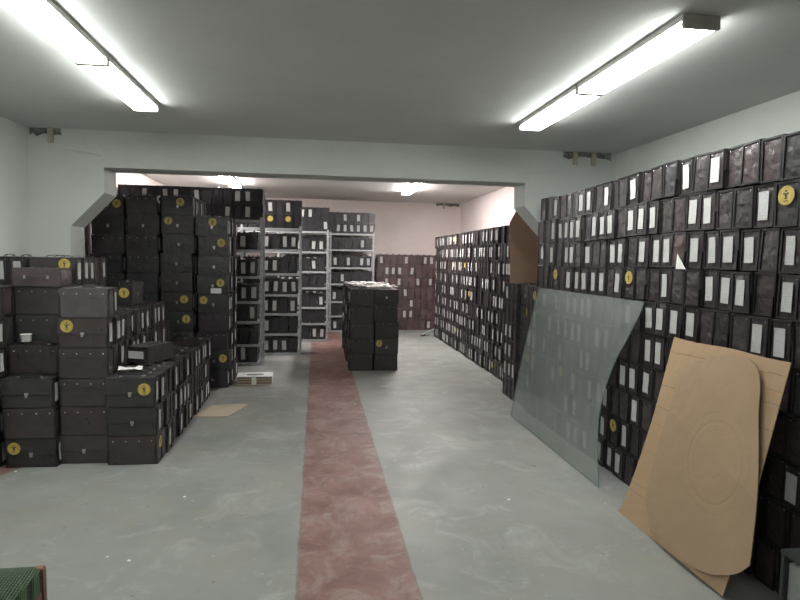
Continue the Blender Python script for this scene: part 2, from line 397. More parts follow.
def label_mesh(seed, w=.061, h=.136, zc=None):
    q = MB(); r = random.Random(seed); nx, nz = 3, 5; vs = []; w *= r.uniform(.92, 1.12); h *= r.uniform(.92, 1.06); sk = r.uniform(-.05, .05)
    zc = zc or H*.50; x0 = W/2+.0012; yc = r.uniform(-.006, .006)
    for j in range(nz):
        for i in range(nx):
            u, v = i/(nx-1)-.5, j/(nz-1)-.5
            vs.append((x0+.003*(abs(u*2)**2)*r.uniform(0, 1)*(1 if abs(v) == .5 else .3), yc+u*w + v*h*sk, zc+v*h-u*w*sk))
    q.add(vs, [(j*nx+i, j*nx+i+1, (j+1)*nx+i+1, (j+1)*nx+i) for j in range(nz-1) for i in range(nx-1)], M_LABEL)
    return q.mesh('spine_label')
LABELS = [label_mesh(300+i) for i in range(6)]
def badge_mesh():
    q = MB(); n = 28
    def disc(r0, r1, y, m):
        vs = []
        for i in range(n): a = 2*PI*i/n; vs += [(r0*math.cos(a), y, r0*math.sin(a)), (r1*math.cos(a), y, r1*math.sin(a))]
        q.add(vs, [(2*i, 2*i+1, (2*i+3) % (2*n), (2*i+2) % (2*n)) for i in range(n)], m)
    disc(0.0001, .0305, -.0012, M_GOLD); disc(.0305, .0325, -.0012, M_GOLD2); disc(.0325, .043, -.0012, M_GOLD); disc(.043, .045, -.0012, M_GOLD2)
    return q.mesh('round_badge')
def emblem_mesh():
    q = MB()
    y = -.0022      # dark heraldic figure: head, spread arms, body and foot
    def poly(p): q.add([(a*.00122, y, b*.00122) for a, b in p], [tuple(range(len(p)))], M_EMB)
    poly([(-3, 13), (3, 13), (5, 17), (2, 21), (-3, 21), (-5, 17)])
    poly([(-14, 6), (-10, 12), (-3, 8), (3, 8), (10, 12), (14, 6), (6, 3), (4, -6), (-4, -6), (-6, 3)])
    poly([(-9, -14), (-3, -6), (3, -6), (9, -14), (4, -12), (0, -16), (-4, -12)])
    poly([(-11, -19), (11, -19), (9, -22), (-9, -22)])
    for k in range(14):    # small marks of the circular inscription
        a = PI*(.08+.84*k/13) ; c, s_ = math.cos(a), math.sin(a)
        q.add([(c*.0355-s_*.001, y+.0004, s_*.0355+c*.001), (c*.0355+s_*.001, y+.0004, s_*.0355-c*.001), (c*.040+s_*.001, y+.0004, s_*.040-c*.001), (c*.040-s_*.001, y+.0004, s_*.040+c*.001)], [(0, 1, 2, 3)], M_GOLD2)
    return q.mesh('emblem')
EMBLEM = emblem_mesh()
LID, POCK, CLASP, STRIP, HANDLE, BADGE = lid_mesh(), pocket_mesh(), clasp_mesh(), strip_mesh(), handle_mesh(), badge_mesh()

# ------------------------------------------------------------------ case records
ONES = 'zeroth first second third fourth fifth sixth seventh eighth ninth tenth eleventh twelfth thirteenth fourteenth fifteenth sixteenth seventeenth eighteenth nineteenth'.split()
TENS = {2: ('twentieth', 'twenty'), 3: ('thirtieth', 'thirty'), 4: ('fortieth', 'forty')}
def ordi(n):
    if n < 20: return ONES[n]
    t, o = divmod(n, 10)
    return TENS[t][0] if o == 0 else TENS[t][1]+'-'+ONES[o]
RECS = []
def levels_of(n, p, spread=.05):     # irregular case heights that still add up to n*p
    w = [1+rnd.uniform(-spread, spread) for _ in range(n)]; k = n*p/sum(w); z = 0; out = []
    for a in w: out.append((z, a*k)); z += a*k
    return out
def case(x, y, z, rz=0, desc='', group='', face='f', lp=False, lm=False, badge=None, top=False, tone=None, j=1.0, zs=1.014, xs=1.0, rx=0, ry=0, ts=1.0, paperlab=False):
    """x,y,z base centre. rz turns the case. lp/lm: white label on local +x / -x end. badge=(face,u,w): face 'f','b','+','-'"""
    if tone is None:
        k = rnd.random(); tone = (.031, .0265, .027) if k < .5 else ((.035, .0275, .0275) if k < .8 else (.027, .0255, .0275))
        s = rnd.uniform(.75, 1.25); tone = tuple(c*s for c in tone)
    if face == 'b': rz += PI; lp, lm = lm, lp
    RECS.append(dict(loc=(x, y, z), rot=(rx, ry + rnd.uniform(-.006, .006)*j, rz+rnd.uniform(-.02, .02)*j), lp=lp, lm=lm, badge=badge, top=top, tone=tone,
                     sc=(xs, ts, zs*rnd.uniform(.994, 1.0)), desc=desc, group=group, v=rnd.randrange(7), lv=rnd.randrange(6), plab=paperlab))

# --- right wall stack (ends face the room)
LABY = [[2.97,3.253,3.792,4.306,4.47,4.648,5.252],
 [2.557,2.984,3.122,3.559,3.748,3.837,4.19,4.333,4.467,4.637,4.82,4.985,5.116,5.28],
 [2.432,2.724,2.847,3.008,3.149,3.483,3.632,3.743,3.939,4.097,4.502,4.801,4.967,5.235],
 [2.455,2.75,2.873,3.014,3.475,3.963,4.264,4.397,4.537,4.667,4.804],
 [2.582,2.421,3.189,3.329,3.479,3.595,3.875,4.43,4.572,4.724,4.845,5.15,5.467],
 [2.7,3.625,3.529,3.427,4.115,4.324,4.573,4.743,4.846,5.061,5.225],
 [3.921,3.733,3.619,4.374,4.647,4.977,5.378],
 [2.331,3.741,4.102,4.323,4.444,4.766,5.046,5.162],
 [3.801,4.173,4.63,4.83],[3.982,3.837,4.171,4.388,4.65,4.791]]
BADY = {1: [2.431], 3: [5.082, 3.843], 7: [4.95], 8: [4.05]}
G = 'cases in the long right wall stack'
for row in range(10):
    z = (9-row)*PZ
    y = 2.26 + rnd.uniform(-.03, .03); k = 0; lim = 5.52
    while y < lim:
        ts = rnd.uniform(.94, 1.10); pw = T*ts+rnd.uniform(.003, .010); yc = y+pw/2; k += 1
        if row > 3 and y+pw > 5.535: break
        lab = any(abs(yc-a) < pw/2 for a in LABY[row]); bad = any(abs(yc-a) < pw/2 for a in BADY.get(row, []))
        if bad: lab = False
        feat = 'yellow round badge' if bad else ('white spine label' if lab else 'plain dark end')
        zz = z + (9-row)*.0016*math.sin(yc*2.1+1)
        tone = None
        if row == 2 and abs(yc-3.30) < .08: tone = (.050, .033, .031)
        if row == 0 and abs(yc-2.68) < .1: tone = (.048, .034, .034)
        case(2.16+W/2+rnd.uniform(-.012, .018), yc, zz, 0, f'black case with {feat}, {ordi(row+1)} row down, {ordi(k)} from near end, right wall stack', G,
             lm=lab, badge=('-', 0, H*.68) if bad else None, top=row == 0, ts=ts, tone=tone, rx=rnd.uniform(-.045, .045) if row < 1 else rnd.uniform(-.022, .022), xs=1.0, zs=rnd.uniform(.985, 1.014), j=1.6)
        y += pw
# --- lower stack by the right pier
G = 'cases in the low stack beside the right pier'
for row in range(6):
    z = (5-row)*PZ; k = 0
    for yc in (5.60, 5.738): 
        k += 1; b = (row, k) in ((0, 1), (3, 2)); l = not b and rnd.random() < .5
        case(2.15+W/2, yc, z, 0, f'black case with {"yellow badge" if b else ("white label" if l else "plain end")}, {ordi(row+1)} row down, {"nearer" if k == 1 else "farther"} of two, low stack before pier', G, lm=l, badge=('-', 0, H*.6) if b else None, top=row == 0)
    if row > -1:
        b = row in (1, 3)
        case(2.20+T/2, 5.985, z, -PI/2, f'black case turned broadside beside right pier, {ordi(row+1)} row down{", yellow badge" if b else ""}', G, badge=('f', .08, H*.7) if b else None, top=row == 0)
    for i, yc in enumerate((6.25, 6.388, 6.526)):
        l = rnd.random() < .5
        case(2.17+W/2, yc, z, 0, f'black case behind right pier, {ordi(row+1)} row down, {ordi(i+1)} of three from the pier', G, lm=l, top=row == 0)
# --- far right stack
G = 'cases in the long far right stack'
for row in range(9):
    z = (8-row)*.2225; y = 7.02+rnd.uniform(-.02, .02); k = 0
    while y < 11.62:
        ts = rnd.uniform(.92, 1.02); pw = T*ts+.004; k += 1
        bad = rnd.random() < .02; l = not bad and rnd.random() < .5
        case(2.38+W/2+rnd.uniform(-.015, .015), y+pw/2, z, 0, f'black case with {"yellow badge" if bad else ("white label" if l else "plain end")}, {ordi(row+1)} row down, {ordi(k)} from near end, far right stack', G,
             lm=l, badge=('-', 0, H*.6) if bad else None, top=row == 0, ts=ts, zs=1.042, rx=rnd.uniform(-.02, .02))
        y += pw
# --- back wall stack
G = 'brown-black cases against the back wall'
for row in range(7):
    z = (6-row)*.235; x = 1.30+rnd.uniform(-.02, .02); k = 0
    while x < 3.07:
        k += 1; l = rnd.random() < .38
        s = rnd.uniform(.8, 1.3)
        case(x+T/2+.002, 12.72+W/2, z, PI/2, f'brown-black case with {"white label" if l else "plain end"}, {ordi(row+1)} row down, {ordi(k)} from left, back wall stack', G,
             lm=l, top=row == 0, tone=(.070*s, .046*s, .046*s), zs=1.10, ts=1.0)
        x += T+.008
# --- front left stack
G = 'cases in the low front left stack'
def L(col, lev, rowb, feat): return f'black case with {feat}, {ordi(lev)} up, {ordi(col)} column from left, {ordi(rowb)} row back, front left stack'
def colstack(col, xc, yf, heights, spec, lab_p=.45, lab_side='lp', xj=.012, pitch=.137, xcs=None):
    for jx, h in enumerate(heights):
        xx = xcs[jx] if xcs else xc
        lv = levels_of(h, PZ, .04)
        for lev in range(h):
            sp = spec.get((jx, lev), {})
            face = sp.get('face', 'f' if rnd.random() < .5 else 'b')
            l = sp.get('lab', rnd.random() < lab_p); b = sp.get('badge')
            feat = 'badge' if b else ('clasp' if face == 'f' else 'rivets')
            kw = dict(lp=l)
            # label sits on the end that faces +X in the room
            case(xx+sp.get('dx', rnd.uniform(-xj, xj)), yf+jx*pitch+T/2+(rnd.uniform(-.010, .002) if jx == 0 else 0), lv[lev][0], 0, L(col, lev+1, jx+1, feat), G, face=face, badge=b, top=(lev == h-1), tone=sp.get('tone'), **kw, zs=(lv[lev][1]-.0012)/H, j=1.6)
RED = (.041, .030, .030); GRY = (.062, .056, .056)
colstack(2, -2.01, 4.50, [3, 4, 6, 6, 7, 7, 7, 7, 7], {
    (0, 0): dict(face='f', badge=('f', -.115, H*.68), lab=True), (0, 1): dict(face='b', lab=False, tone=RED, dx=.0), (0, 2): dict(face='f', lab=True, dx=-.01),
    (1, 3): dict(face='b', lab=False), (2, 4): dict(face='b', lab=False), (2, 5): dict(face='b', lab=False, dx=-.01),
    (4, 6): dict(face='f', badge=('f', .09, H*.76), lab=True), (5, 6): dict(face='f', lab=True), (6, 6): dict(lab=True), (7, 6): dict(lab=False), (8, 6): dict(lab=True)},
    xcs=[-2.035, -2.045, -2.06, -2.075]+[-2.08]*5)
colstack(3, -1.682, 4.55, [6, 6, 5, 5, 5, 5, 5, 5, 5, 5, 5, 5, 4, 4], {
    (0, 0): dict(face='f', lab=False), (0, 1): dict(face='b', lab=False, tone=RED), (0, 2): dict(face='b', lab=False), (0, 3): dict(face='b', lab=False), (0, 4): dict(face='f', badge=('f', -.105, H*.74), lab=True, tone=RED),
    (0, 5): dict(face='b', lab=False, tone=GRY)})
colstack(4, -1.330, 4.49, [3]*16, {
    (0, 0): dict(face='b', lab=False, badge=('-', -.02, H*.68), tone=RED), (0, 1): dict(face='f', lab=True), (0, 2): dict(face='f', badge=('f', .10, H*.62), lab=True, dx=-.012), (1, 2): dict(lab=True, dx=-.004)}, lab_p=.55)
colstack(1, -2.415, 4.36, [6, 6, 6, 6, 6], {}, lab_p=.6, xj=.006)
for i, (xx, yy) in enumerate(((-2.52, 5.12), (-2.385, 5.10))):
    for lev in range(7):
        case(xx+.01, yy+W/2, lev*PZ, PI/2, f'black case end-on beside left wall, {ordi(lev+1)} up, {ordi(i+1)} from wall, behind front left stack', G, lm=True, top=lev == 6)
case(-1.715, 5.62+W/2-.02, 5*PZ+.004, PI/2, 'black case end-on with yellow badge on top of the front left stack', G, badge=('-', 0, H*.55), top=True)
# --- tall left stack in the rear store
G = 'cases in the tall left stack'
PT = .2225
badT = {(3, 8): (.01, .72), (3, 7): (.08, .7), (3, 5): (.09, .62), (3, 4): (-.11, .7), (3, 1): (.10, .6), (3, 0): (-.10, .6), (2, 8): (-.10, .7), (2, 4): (.08, .62), (2, 3): (.09, .6), (2, 9): (.03, .7), (0, 9): (.1, .55)}
for ci, xc in enumerate((-2.35, -1.96, -1.578, -1.192)):
    for jr in range(6):
        n = 9 if ci == 3 else 10
        lv = levels_of(n, PT, .05)
        for lev in range(n):
            b = badT.get((ci, lev)) if jr == 0 else None
            face = 'f' if (b or (ci >= 2 and lev > 2 and jr == 0)) else ('f' if rnd.random() < .35 else 'b')
            if (ci, lev, jr) in ((3, 2, 0), (3, 3, 0)): face = 'b'
            feat = 'yellow badge' if b else ('clasp' if face == 'f' else 'rivets')
            dx = rnd.uniform(-.012, .012)
            if lev == 9 and ci == 2: dx = -.0
            case(xc+dx*1.4, 7.1+jr*.140+T/2+(rnd.uniform(-.018, .003) if jr == 0 else 0), lv[lev][0], 0, f'black case with {feat}, {ordi(lev+1)} up, {ordi(4-ci)} column from right, {ordi(jr+1)} row, tall left stack', G,
                 face=face, badge=('f', b[0], H*b[1]) if b else None, lp=rnd.random() < .55, top=lev == n-1, tone=tuple(c*rnd.uniform(.85, 1.1) for c in (.028, .0265, .028)), zs=(lv[lev][1]-.0012)/H, xs=1.0, j=1.5, paperlab=(ci, lev, jr) == (3, 5, 0))
# --- centre stack
G = 'cases in the freestanding centre stack'
for ci, xc in enumerate((.622, .962)):
    for jr in range(16):
        lv = levels_of(5, .226, .10)
        for lev in range(5):
            b = (ci, lev, jr) == (1, 1, 0)
            face = 'f' if (ci == 1 and lev in (1, 4)) else 'b'
            feat = 'yellow badge' if b else ('clasp' if face == 'f' else 'rivets')
            l = rnd.random() < .5
            case(xc+rnd.uniform(-.014, .014), 8.07+jr*.14+T/2+(rnd.uniform(-.02, .003) if jr == 0 else 0), lv[lev][0], 0, f'black case with {feat}, {ordi(lev+1)} up, {"left" if ci == 0 else "right"} column, {ordi(jr+1)} row back, centre stack', G,
                 face=face, badge=('f', -.11, H*.7) if b else None, lp=rnd.random() < .4, lm=l, top=lev == 4, zs=(lv[lev][1]-.0015)/H, xs=.945)

# ------------------------------------------------------------------ steel shelving
SH = []
def shelving(x0, x1, yf, levels, ztop, name_label, whichdesc, bays, dep=.36):
    r = root('steel_shelving', name_label, 'shelf', ((x0+x1)/2, yf+dep/2, 0), 0, 'grey steel shelving units')
    ox, oy = (x0+x1)/2, yf+dep/2
    nb = bays
    for k in range(nb+1):
        px = x0+(x1-x0)*k/nb
        for yy, sy in ((yf, 1), (yf+dep, -1)):
            q = MB(); a = -1 if k == nb else 1
            w = .038
            q.box((0, 0, 0), (a*w, sy*.002, ztop), M_STEEL) if a > 0 else q.box((a*w, min(0, sy*.002), 0), (0, max(0, sy*.002), ztop), M_STEEL)
            q.box((min(0, a*.002), min(0, sy*w), 0), (max(0, a*.002), max(0, sy*w), ztop), M_STEEL)
            for hz in range(int(ztop/.1)):     # slotted holes
                for dx in (.010, .024):
                    q.box((a*dx-.003, -.0008 if sy > 0 else 0, .05+hz*.1-.007), (a*dx+.003, 0 if sy > 0 else .0008, .05+hz*.1+.007), M_DKMETAL)
            q.build('post', r, loc=(px-ox, yy-oy, 0))
    for z in levels:
        q = MB(); q.box((x0-ox+.003, -dep/2+.003, z-.004), (x1-ox-.003, dep/2-.003, z), M_STEEL)
        q.box((x0-ox+.003, -dep/2-.0015, z-.036), (x1-ox-.003, -dep/2+.003, z), M_STEEL); q.box((x0-ox+.003, dep/2-.003, z-.036), (x1-ox-.003, dep/2+.0015, z), M_STEEL)
        q.build('shelf_board', r)
    # cases
    for li, z in enumerate(levels):
        nlay = 2 if li == len(levels)-1 else 1
        for lay in range(nlay):
            x = x1-.05-rnd.uniform(0, .03); k = 0
            if lay or nlay == 2: x = x1-.004
            while x-T-.008 > x0-.01:
                k += 1; xc = x-T/2; x -= T+.008
                hit_post = any(abs(xc-(x0+(x1-x0)*kk/nb)) < .0 for kk in range(nb+1))
                l = rnd.random() < .5
                b = whichdesc == 'second' and nlay == 2 and lay == 0 and k in (2, 4)
                if b: l = False
                where = ('top layer above' if lay == 1 else 'lower layer above') if nlay == 2 else f'{ordi(li+1)} board up'
                case(xc, yf+.010+W/2, z+.001+lay*PZ, PI/2, f'black case with {"yellow badge" if b else ("white label" if l else "plain end")}, {ordi(k)} from right, {where}, {whichdesc} steel shelving', 'cases on the grey steel shelving',
                     lm=l, badge=('-', 0, H*.66) if b else None, top=(nlay == 1 or lay == 1), tone=(.024, .023, .026), j=.4, zs=1.012 if nlay == 2 else rnd.uniform(1.08, 1.2))
shelving(-2.745, -.755, 8.56, [.04, .30, .63, .915, 1.27, 1.645, 2.065], 2.10, 'nearest grey steel shelving unit beside the tall left stack', 'nearest', 2)
shelving(-2.10, -.235, 9.42, [.04, .345, .665, .965, 1.295, 1.67, 2.00], 2.04, 'second grey steel shelving unit, left of the red strip', 'second', 2)
shelving(-1.64, .225, 10.95, [.04, .34, .64, 1.0, 1.30, 1.66, 2.03], 2.06, 'third grey steel shelving unit, at the far end of the red strip', 'third', 2)
shelving(-.67, 1.20, 12.32, [.04, .35, .65, 1.02, 1.36, 1.73, 2.06], 2.09, 'farthest grey steel shelving unit against the back wall', 'farthest', 2)

# ------------------------------------------------------------------ choose the 300 cases that show largest (rays from the camera)
def rec_matrix(r): return Matrix.LocRotScale(Vector(r['loc']), Euler(r['rot']), Vector(r['sc']))
C8 = [(-W/2,-T/2,0),(W/2,-T/2,0),(W/2,T/2,0),(-W/2,T/2,0),(-W/2,-T/2,H),(W/2,-T/2,H),(W/2,T/2,H),(-W/2,T/2,H)]
F6 = [(0,3,2,1),(4,5,6,7),(0,1,5,4),(1,2,6,5),(2,3,7,6),(3,0,4,7)]
vv, ff, own = [], [], []
for i, r in enumerate(RECS):
    m = rec_matrix(r); o = len(vv); vv += [m @ Vector(c) for c in C8]
    for f in F6: ff.append(tuple(a+o for a in f)); own.append(i)
def occ(pts):
    o = len(vv); vv.extend(Vector(p) for p in pts); ff.append(tuple(range(o, o+len(pts)))); own.append(-1)
occ([(1.885, 3.33, 0), (1.885, 2.43, 0), (2.11, 2.34, 1.12), (2.11, 3.215, 1.12)])
occ([(-2.9, FY, 0), (-2.25, FY, 0), (-2.25, FY, 1.8), (-1.95, FY, 2.115), (-1.95, FY, CZ), (-2.9, FY, CZ)])
occ([(3.4, FY, 0), (3.4, FY, CZ), (2.1, FY, CZ), (2.1, FY, 2.115), (2.4, FY, 1.8), (2.4, FY, 0)])
occ([(-1.95, FY, BZ), (2.1, FY, BZ), (2.1, FY, CZ), (-1.95, FY, CZ)])
bvh = BVHTree.FromPolygons(vv, ff)
cnt = {}
CO = Vector((0, 0, CAMH))
for py in range(0, 600, 2):
    for px in range(0, 800, 2):
        d = (Fv*FPX + Rv*(px+1-400) - Uv*(py+1-300)).normalized()
        hh = bvh.ray_cast(CO, d)
        if hh[2] is not None and own[hh[2]] >= 0: cnt[own[hh[2]]] = cnt.get(own[hh[2]], 0)+1
order = sorted(cnt, key=lambda i: -cnt[i])
KEEP = set(order[:298])
print('cases', len(RECS), 'visible', len(order), 'kept', len(KEEP), 'smallest kept px', cnt[order[min(297, len(order)-1)]]*4)

# ------------------------------------------------------------------ build the individual cases
def child(parent, name, me, loc=(0,0,0), rot=(0,0,0), color=None):
    o = bpy.data.objects.new(name, me); COL.objects.link(o); o.parent = parent; o.location = loc; o.rotation_euler = rot
    if color: o.color = color
    return o
def badge_xf(b):
    f, u, w = b
    if f == 'f': return (u, -T/2-.0068, w), (0, 0, 0)
    if f == 'b': return (-u, T/2+.001, w), (0, 0, PI)
    if f == '-': return (-W/2-.002, u, w), (0, 0, -PI/2)
    return (W/2+.002, u, w), (0, 0, PI/2)
def put_case(r):
    o = bpy.data.objects.new('document_case', None); COL.objects.link(o); o.empty_display_size = .05
    o.location = r['loc']; o.rotation_euler = r['rot']; o.scale = r['sc']
    tag(o, r['desc'], 'case', r['group'])
    c = (*r['tone'], 1)
    child(o, 'case_body', BODIES[r['v']], color=c)
    endon = r['group'] in ('cases in the long right wall stack', 'cases on the grey steel shelving', 'cases in the long far right stack', 'brown-black cases against the back wall')
    lid = child(o, 'lid', LID, color=c)
    if not endon:
        child(o, 'lower_panel', POCK, color=c); child(lid, 'clasp', CLASP, color=c); child(lid, 'hinge_strip', STRIP, color=c)
    if r['top'] : child(lid, 'handle', HANDLE, color=c)
    if r['lp']: child(o, 'spine_label', LABELS[r['lv']])
    if r['lm']: child(o, 'spine_label', LABELS[r['lv']], rot=(0, 0, PI))
    if r['badge']:
        b = r['badge']
        if b[0] == '-' and r['rot'][2] > 3: b = ('-', b[1], b[2])
        l, e = badge_xf(b); bo = child(o, 'round_badge', BADGE, l, e); child(bo, 'emblem', EMBLEM)
    if r['plab']:
        q = MB(); q.box((-.02, -T/2-.006, .012), (.10, -T/2-.0045, .07), M_WHITE); child(o, 'front_label', q.mesh('front_label'))
    return o
for i in sorted(KEEP): put_case(RECS[i])

# ------------------------------------------------------------------ the rest as one object
V, FC, MI, TN = [], [], [], []
e = .007; bw = .0095
def far_template():
    vs, fs, ms = [], [], []
    def quadbox(a, b, skip=()):
        o = len(vs); (x0,y0,z0),(x1,y1,z1) = a, b
        vs.extend([(x0,y0,z0),(x1,y0,z0),(x1,y1,z0),(x0,y1,z0),(x0,y0,z1),(x1,y0,z1),(x1,y1,z1),(x0,y1,z1)])
        for f in F6: fs.append(tuple(i+o for i in f)); ms.append(0)
    quadbox((-W/2+e, -T/2, 0), (W/2-e, T/2, H))
    quadbox((-W/2+.004, -T/2-.006, H*.47), (W/2-.004, -T/2, H-.007)); quadbox((-W/2+.003, -T/2-.003, H-.006), (W/2-.003, T/2+.003, H))
    quadbox((-W/2+.008, T/2, H*.70), (W/2-.008, T/2+.003, H-.001))
    for s in (-1, 1):
        x0, x1 = sorted((s*(W/2-e), s*W/2))
        quadbox((x0, -T/2, 0), (x1, -T/2+bw, H)); quadbox((x0, T/2-bw, 0), (x1, T/2, H)); quadbox((x0, -T/2+bw, H-bw), (x1, T/2-bw, H))
    return vs, fs, ms
TV, TF, TM = far_template()
lab_far = [(v.co[:], ) for v in LABELS[0].vertices]
for i, r in enumerate(RECS):
    if i in KEEP: continue
    m = rec_matrix(r); o = len(V); V += [tuple(m @ Vector(c)) for c in TV]
    for f in TF: FC.append(tuple(a+o for a in f)); MI.append(0); TN.append(r['tone'])
    for flag, s in ((r['lp'], 1), (r['lm'], -1)):
        if flag:
            o = len(V); x = s*(W/2+.001); wz = .029; sh = ((i*37) % 11-5)*.001
            V += [tuple(m @ Vector((x, -wz+sh, H*.2))), tuple(m @ Vector((x, wz+sh, H*.2))), tuple(m @ Vector((x, wz-sh, H*.8))), tuple(m @ Vector((x, -wz-sh, H*.8)))]
            FC.append((o, o+1, o+2, o+3)); MI.append(1); TN.append((1, 1, 1))
    if r['badge']:
        l, eu = badge_xf(r['badge']); mm = m @ Matrix.LocRotScale(Vector(l), Euler(eu), None); o = len(V)
        V += [tuple(mm @ Vector((.045*math.cos(2*PI*k/14), -.001, .045*math.sin(2*PI*k/14)))) for k in range(14)]
        FC.append(tuple(range(o, o+14))); MI.append(2); TN.append((1, 1, 1))
    if r['top']:      # carrying strap
        o = len(V); hs = [(-.08, H), (-.055, H+.014), (.055, H+.014), (.08, H)]
        for a, b in hs: V += [tuple(m @ Vector((a, -.01, b+.002))), tuple(m @ Vector((a, .01, b+.002)))]
        for k in range(3): FC.append((o+2*k, o+2*k+1, o+2*k+3, o+2*k+2)); MI.append(0); TN.append(r['tone'])
me = bpy.data.meshes.new('document_cases'); me.from_pydata(V, [], FC)
for m in (M_LEAS, M_LABEL, M_GOLD): me.materials.append(m)
me.polygons.foreach_set('material_index', MI)
at = me.color_attributes.new('tone', 'FLOAT_COLOR', 'CORNER'); buf = []
for p, t in zip(me.polygons, TN): buf += list((*t, 1.0))*len(p.vertices)
at.data.foreach_set('color', buf); me.update()
o = bpy.data.objects.new('document_cases', me); COL.objects.link(o); o['kind'] = 'stuff'
tag(o, 'remaining black document cases filling the far stacks, steel shelving and rows behind', 'cases')

# ------------------------------------------------------------------ loose cases lying down
def lying(x, y, z, rz, mode, label, tone):
    r = dict(loc=(x, y, z), rot=(0, 0, 0), lp=False, lm=False, badge=None, top=True, tone=tone, sc=(1, 1, 1), desc=label, group='', v=2, lv=1, plab=False)
    o = put_case(r)
    if 'group' in o: del o['group']
    return o
# on its side, handle towards the viewer, topmost of second column
o = lying(0, 0, 0, 0, '', 'maroon-black case lying flat, carrying handle facing forward, atop front left stack', (.062, .046, .047))
o.rotation_euler = (PI/2, 0, -.03); o.location = (-2.065, 4.745+H, 6*PZ+T/2+.005)
# case lying flat on the low run with its labelled end to the viewer
o = lying(0, 0, 0, 0, '', 'black case lying askew on the low row, white label facing forward', (.035, .030, .031))
for c in list(o.children_recursive):
    if c.name.startswith('handle'): bpy.data.objects.remove(c)
child(o, 'spine_label', LABELS[1], rot=(0, 0, PI))
o.matrix_world = Matrix.Translation((-1.385, 5.165, 3*PZ+T/2+.020)) @ Matrix.Rotation(math.radians(69), 4, 'Z') @ Matrix.Rotation(PI/2, 4, 'X') @ Matrix.Translation((0, 0, -H/2))

# ------------------------------------------------------------------ dirty glass sheet leaning on the right stack
def catmull(pts, n=5):
    out = []
    for i in range(len(pts)-1):
        p0, p1, p2, p3 = pts[max(i-1, 0)], pts[i], pts[i+1], pts[min(i+2, len(pts)-1)]
        for k in range(n):
            t = k/n; out.append(tuple(.5*((2*p1[a])+(-p0[a]+p2[a])*t+(2*p0[a]-5*p1[a]+4*p2[a]-p3[a])*t*t+(-p0[a]+3*p1[a]-3*p2[a]+p3[a])*t**3) for a in (0, 1)))
    out.append(pts[-1]); return out
near = catmull([(3.61, 1.297), (3.636, 1.207), (3.711, 1.064), (3.82, .88), (3.891, .662), (3.903, .464), (3.866, .295), (3.80, .136), (3.729, .004)])
far_ = [(5.60, .004), (5.60, .362), (5.545, .826), (5.477, 1.297)]
def plx(z, x0, k): return x0+k*z
q = MB()
outl = near+far_
q.prism([(plx(z, 1.94, .155), y, z) for y, z in outl], (-.005, 0, .0008), M_GLASS)
M_GEDGE = simple('glass_edge', (.07, .16, .15), .2)
k = q.mi(M_GEDGE)
for i in range(2, len(q.m)): q.m[i] = k
tag(q.build('glass_sheet'), 'dusty greenish glass sheet with curved near edge leaning on the right stack', 'glass')

# ------------------------------------------------------------------ cardboard sheets
def sheet(pts, x0, k, th, m): 
    q = MB(); q.prism([(plx(z, x0, k), y, z) for y, z in pts], (-th, 0, th*.2), m); return q
r = root('cardboard_sheet', 'large tan cardboard sheet with crease lines leaning behind the rounded cut-out', 'cardboard', (1.88, 2.9, 0))
back = catmull([(3.365, .0), (3.335, .06), (3.28, .32), (3.235, .67), (3.215, 1.117)], 4)+catmull([(3.215, 1.117), (3.0, 1.112), (2.737, 1.122), (2.5, 1.115), (2.342, 1.118)], 3)[1:]+[(2.352, .764), (2.36, .49), (2.405, .01)]
q = sheet(back, 1.885, .2, .004, M_CARD); o = q.build('board', r); o.location = (-1.88, -2.9, 0)
for zc, y0, y1 in ((1.03, 3.21, 2.36), (.83, 3.22, 3.02), (.70, 3.225, 3.05), (.60, 3.235, 2.99), (.43, 3.26, 3.05), (.22, 3.29, 3.0), (.17, 3.30, 3.05), (.98, 2.45, 2.35), (.92, 2.45, 2.35), (.80, 2.45, 2.352)):
    q = MB(); n = 14; vs = []; rr = random.Random(int(zc*1000))
    for i in range(n+1):
        y = y0+(y1-y0)*i/n; z = zc+rr.uniform(-.003, .003)+(y0-y)*.03; x = plx(z, 1.885, .2)-.0056
        vs += [(x, y, z-.0013), (x, y, z+.0013)]
    q.add(vs, [(2*i, 2*i+1, 2*i+3, 2*i+2) for i in range(n)], M_CREASE); c = q.build('crease', r); c.location = (-1.88, -2.9, 0)
front = catmull([(3.05, .90), (2.99, .985), (2.897, 1.035), (2.757, 1.082), (2.656, 1.10), (2.564, 1.095), (2.497, 1.06), (2.455, .985), (2.425, .86), (2.365, .675), (2.32, .507), (2.29, .337), (2.274, .226)], 4)+catmull([(2.274, .226), (2.335, .155), (2.447, .09), (2.544, .055), (2.697, .036), (2.83, .045), (2.962, .075), (3.08, .16), (3.10, .30), (3.085, .6), (3.05, .90)], 4)[1:-1]
q = sheet(front, 1.862, .197, .004, M_CARDF); tag(q.build('cardboard_cutout'), 'tan cardboard cut-out with rounded top and faint ring marks, leaning in front', 'cardboard')
# brown hardboard standing behind the right pier
q = MB(); q.prism([(2.31, 6.70, .0), (2.31, 6.93, 2.01), (2.40, 6.95, 2.17), (3.0, 6.95, 2.20), (3.0, 6.70, 0)], (0, .006, 0), M_BOARD)
tag(q.build('hardboard_panel'), 'tall plain brown hardboard panel standing behind the right pier', 'board')
# flattened cardboard on floor
q = MB(); q.prism([(-1.17, 5.80, .001), (-.84, 5.78, .001), (-.70, 6.22, .001), (-.74, 6.28, .001), (-1.06, 6.24, .001)], (0, 0, .004), M_SHEET)
tag(q.build('cardboard_piece'), 'flat pale cardboard piece lying on floor beside the low left row', 'cardboard')

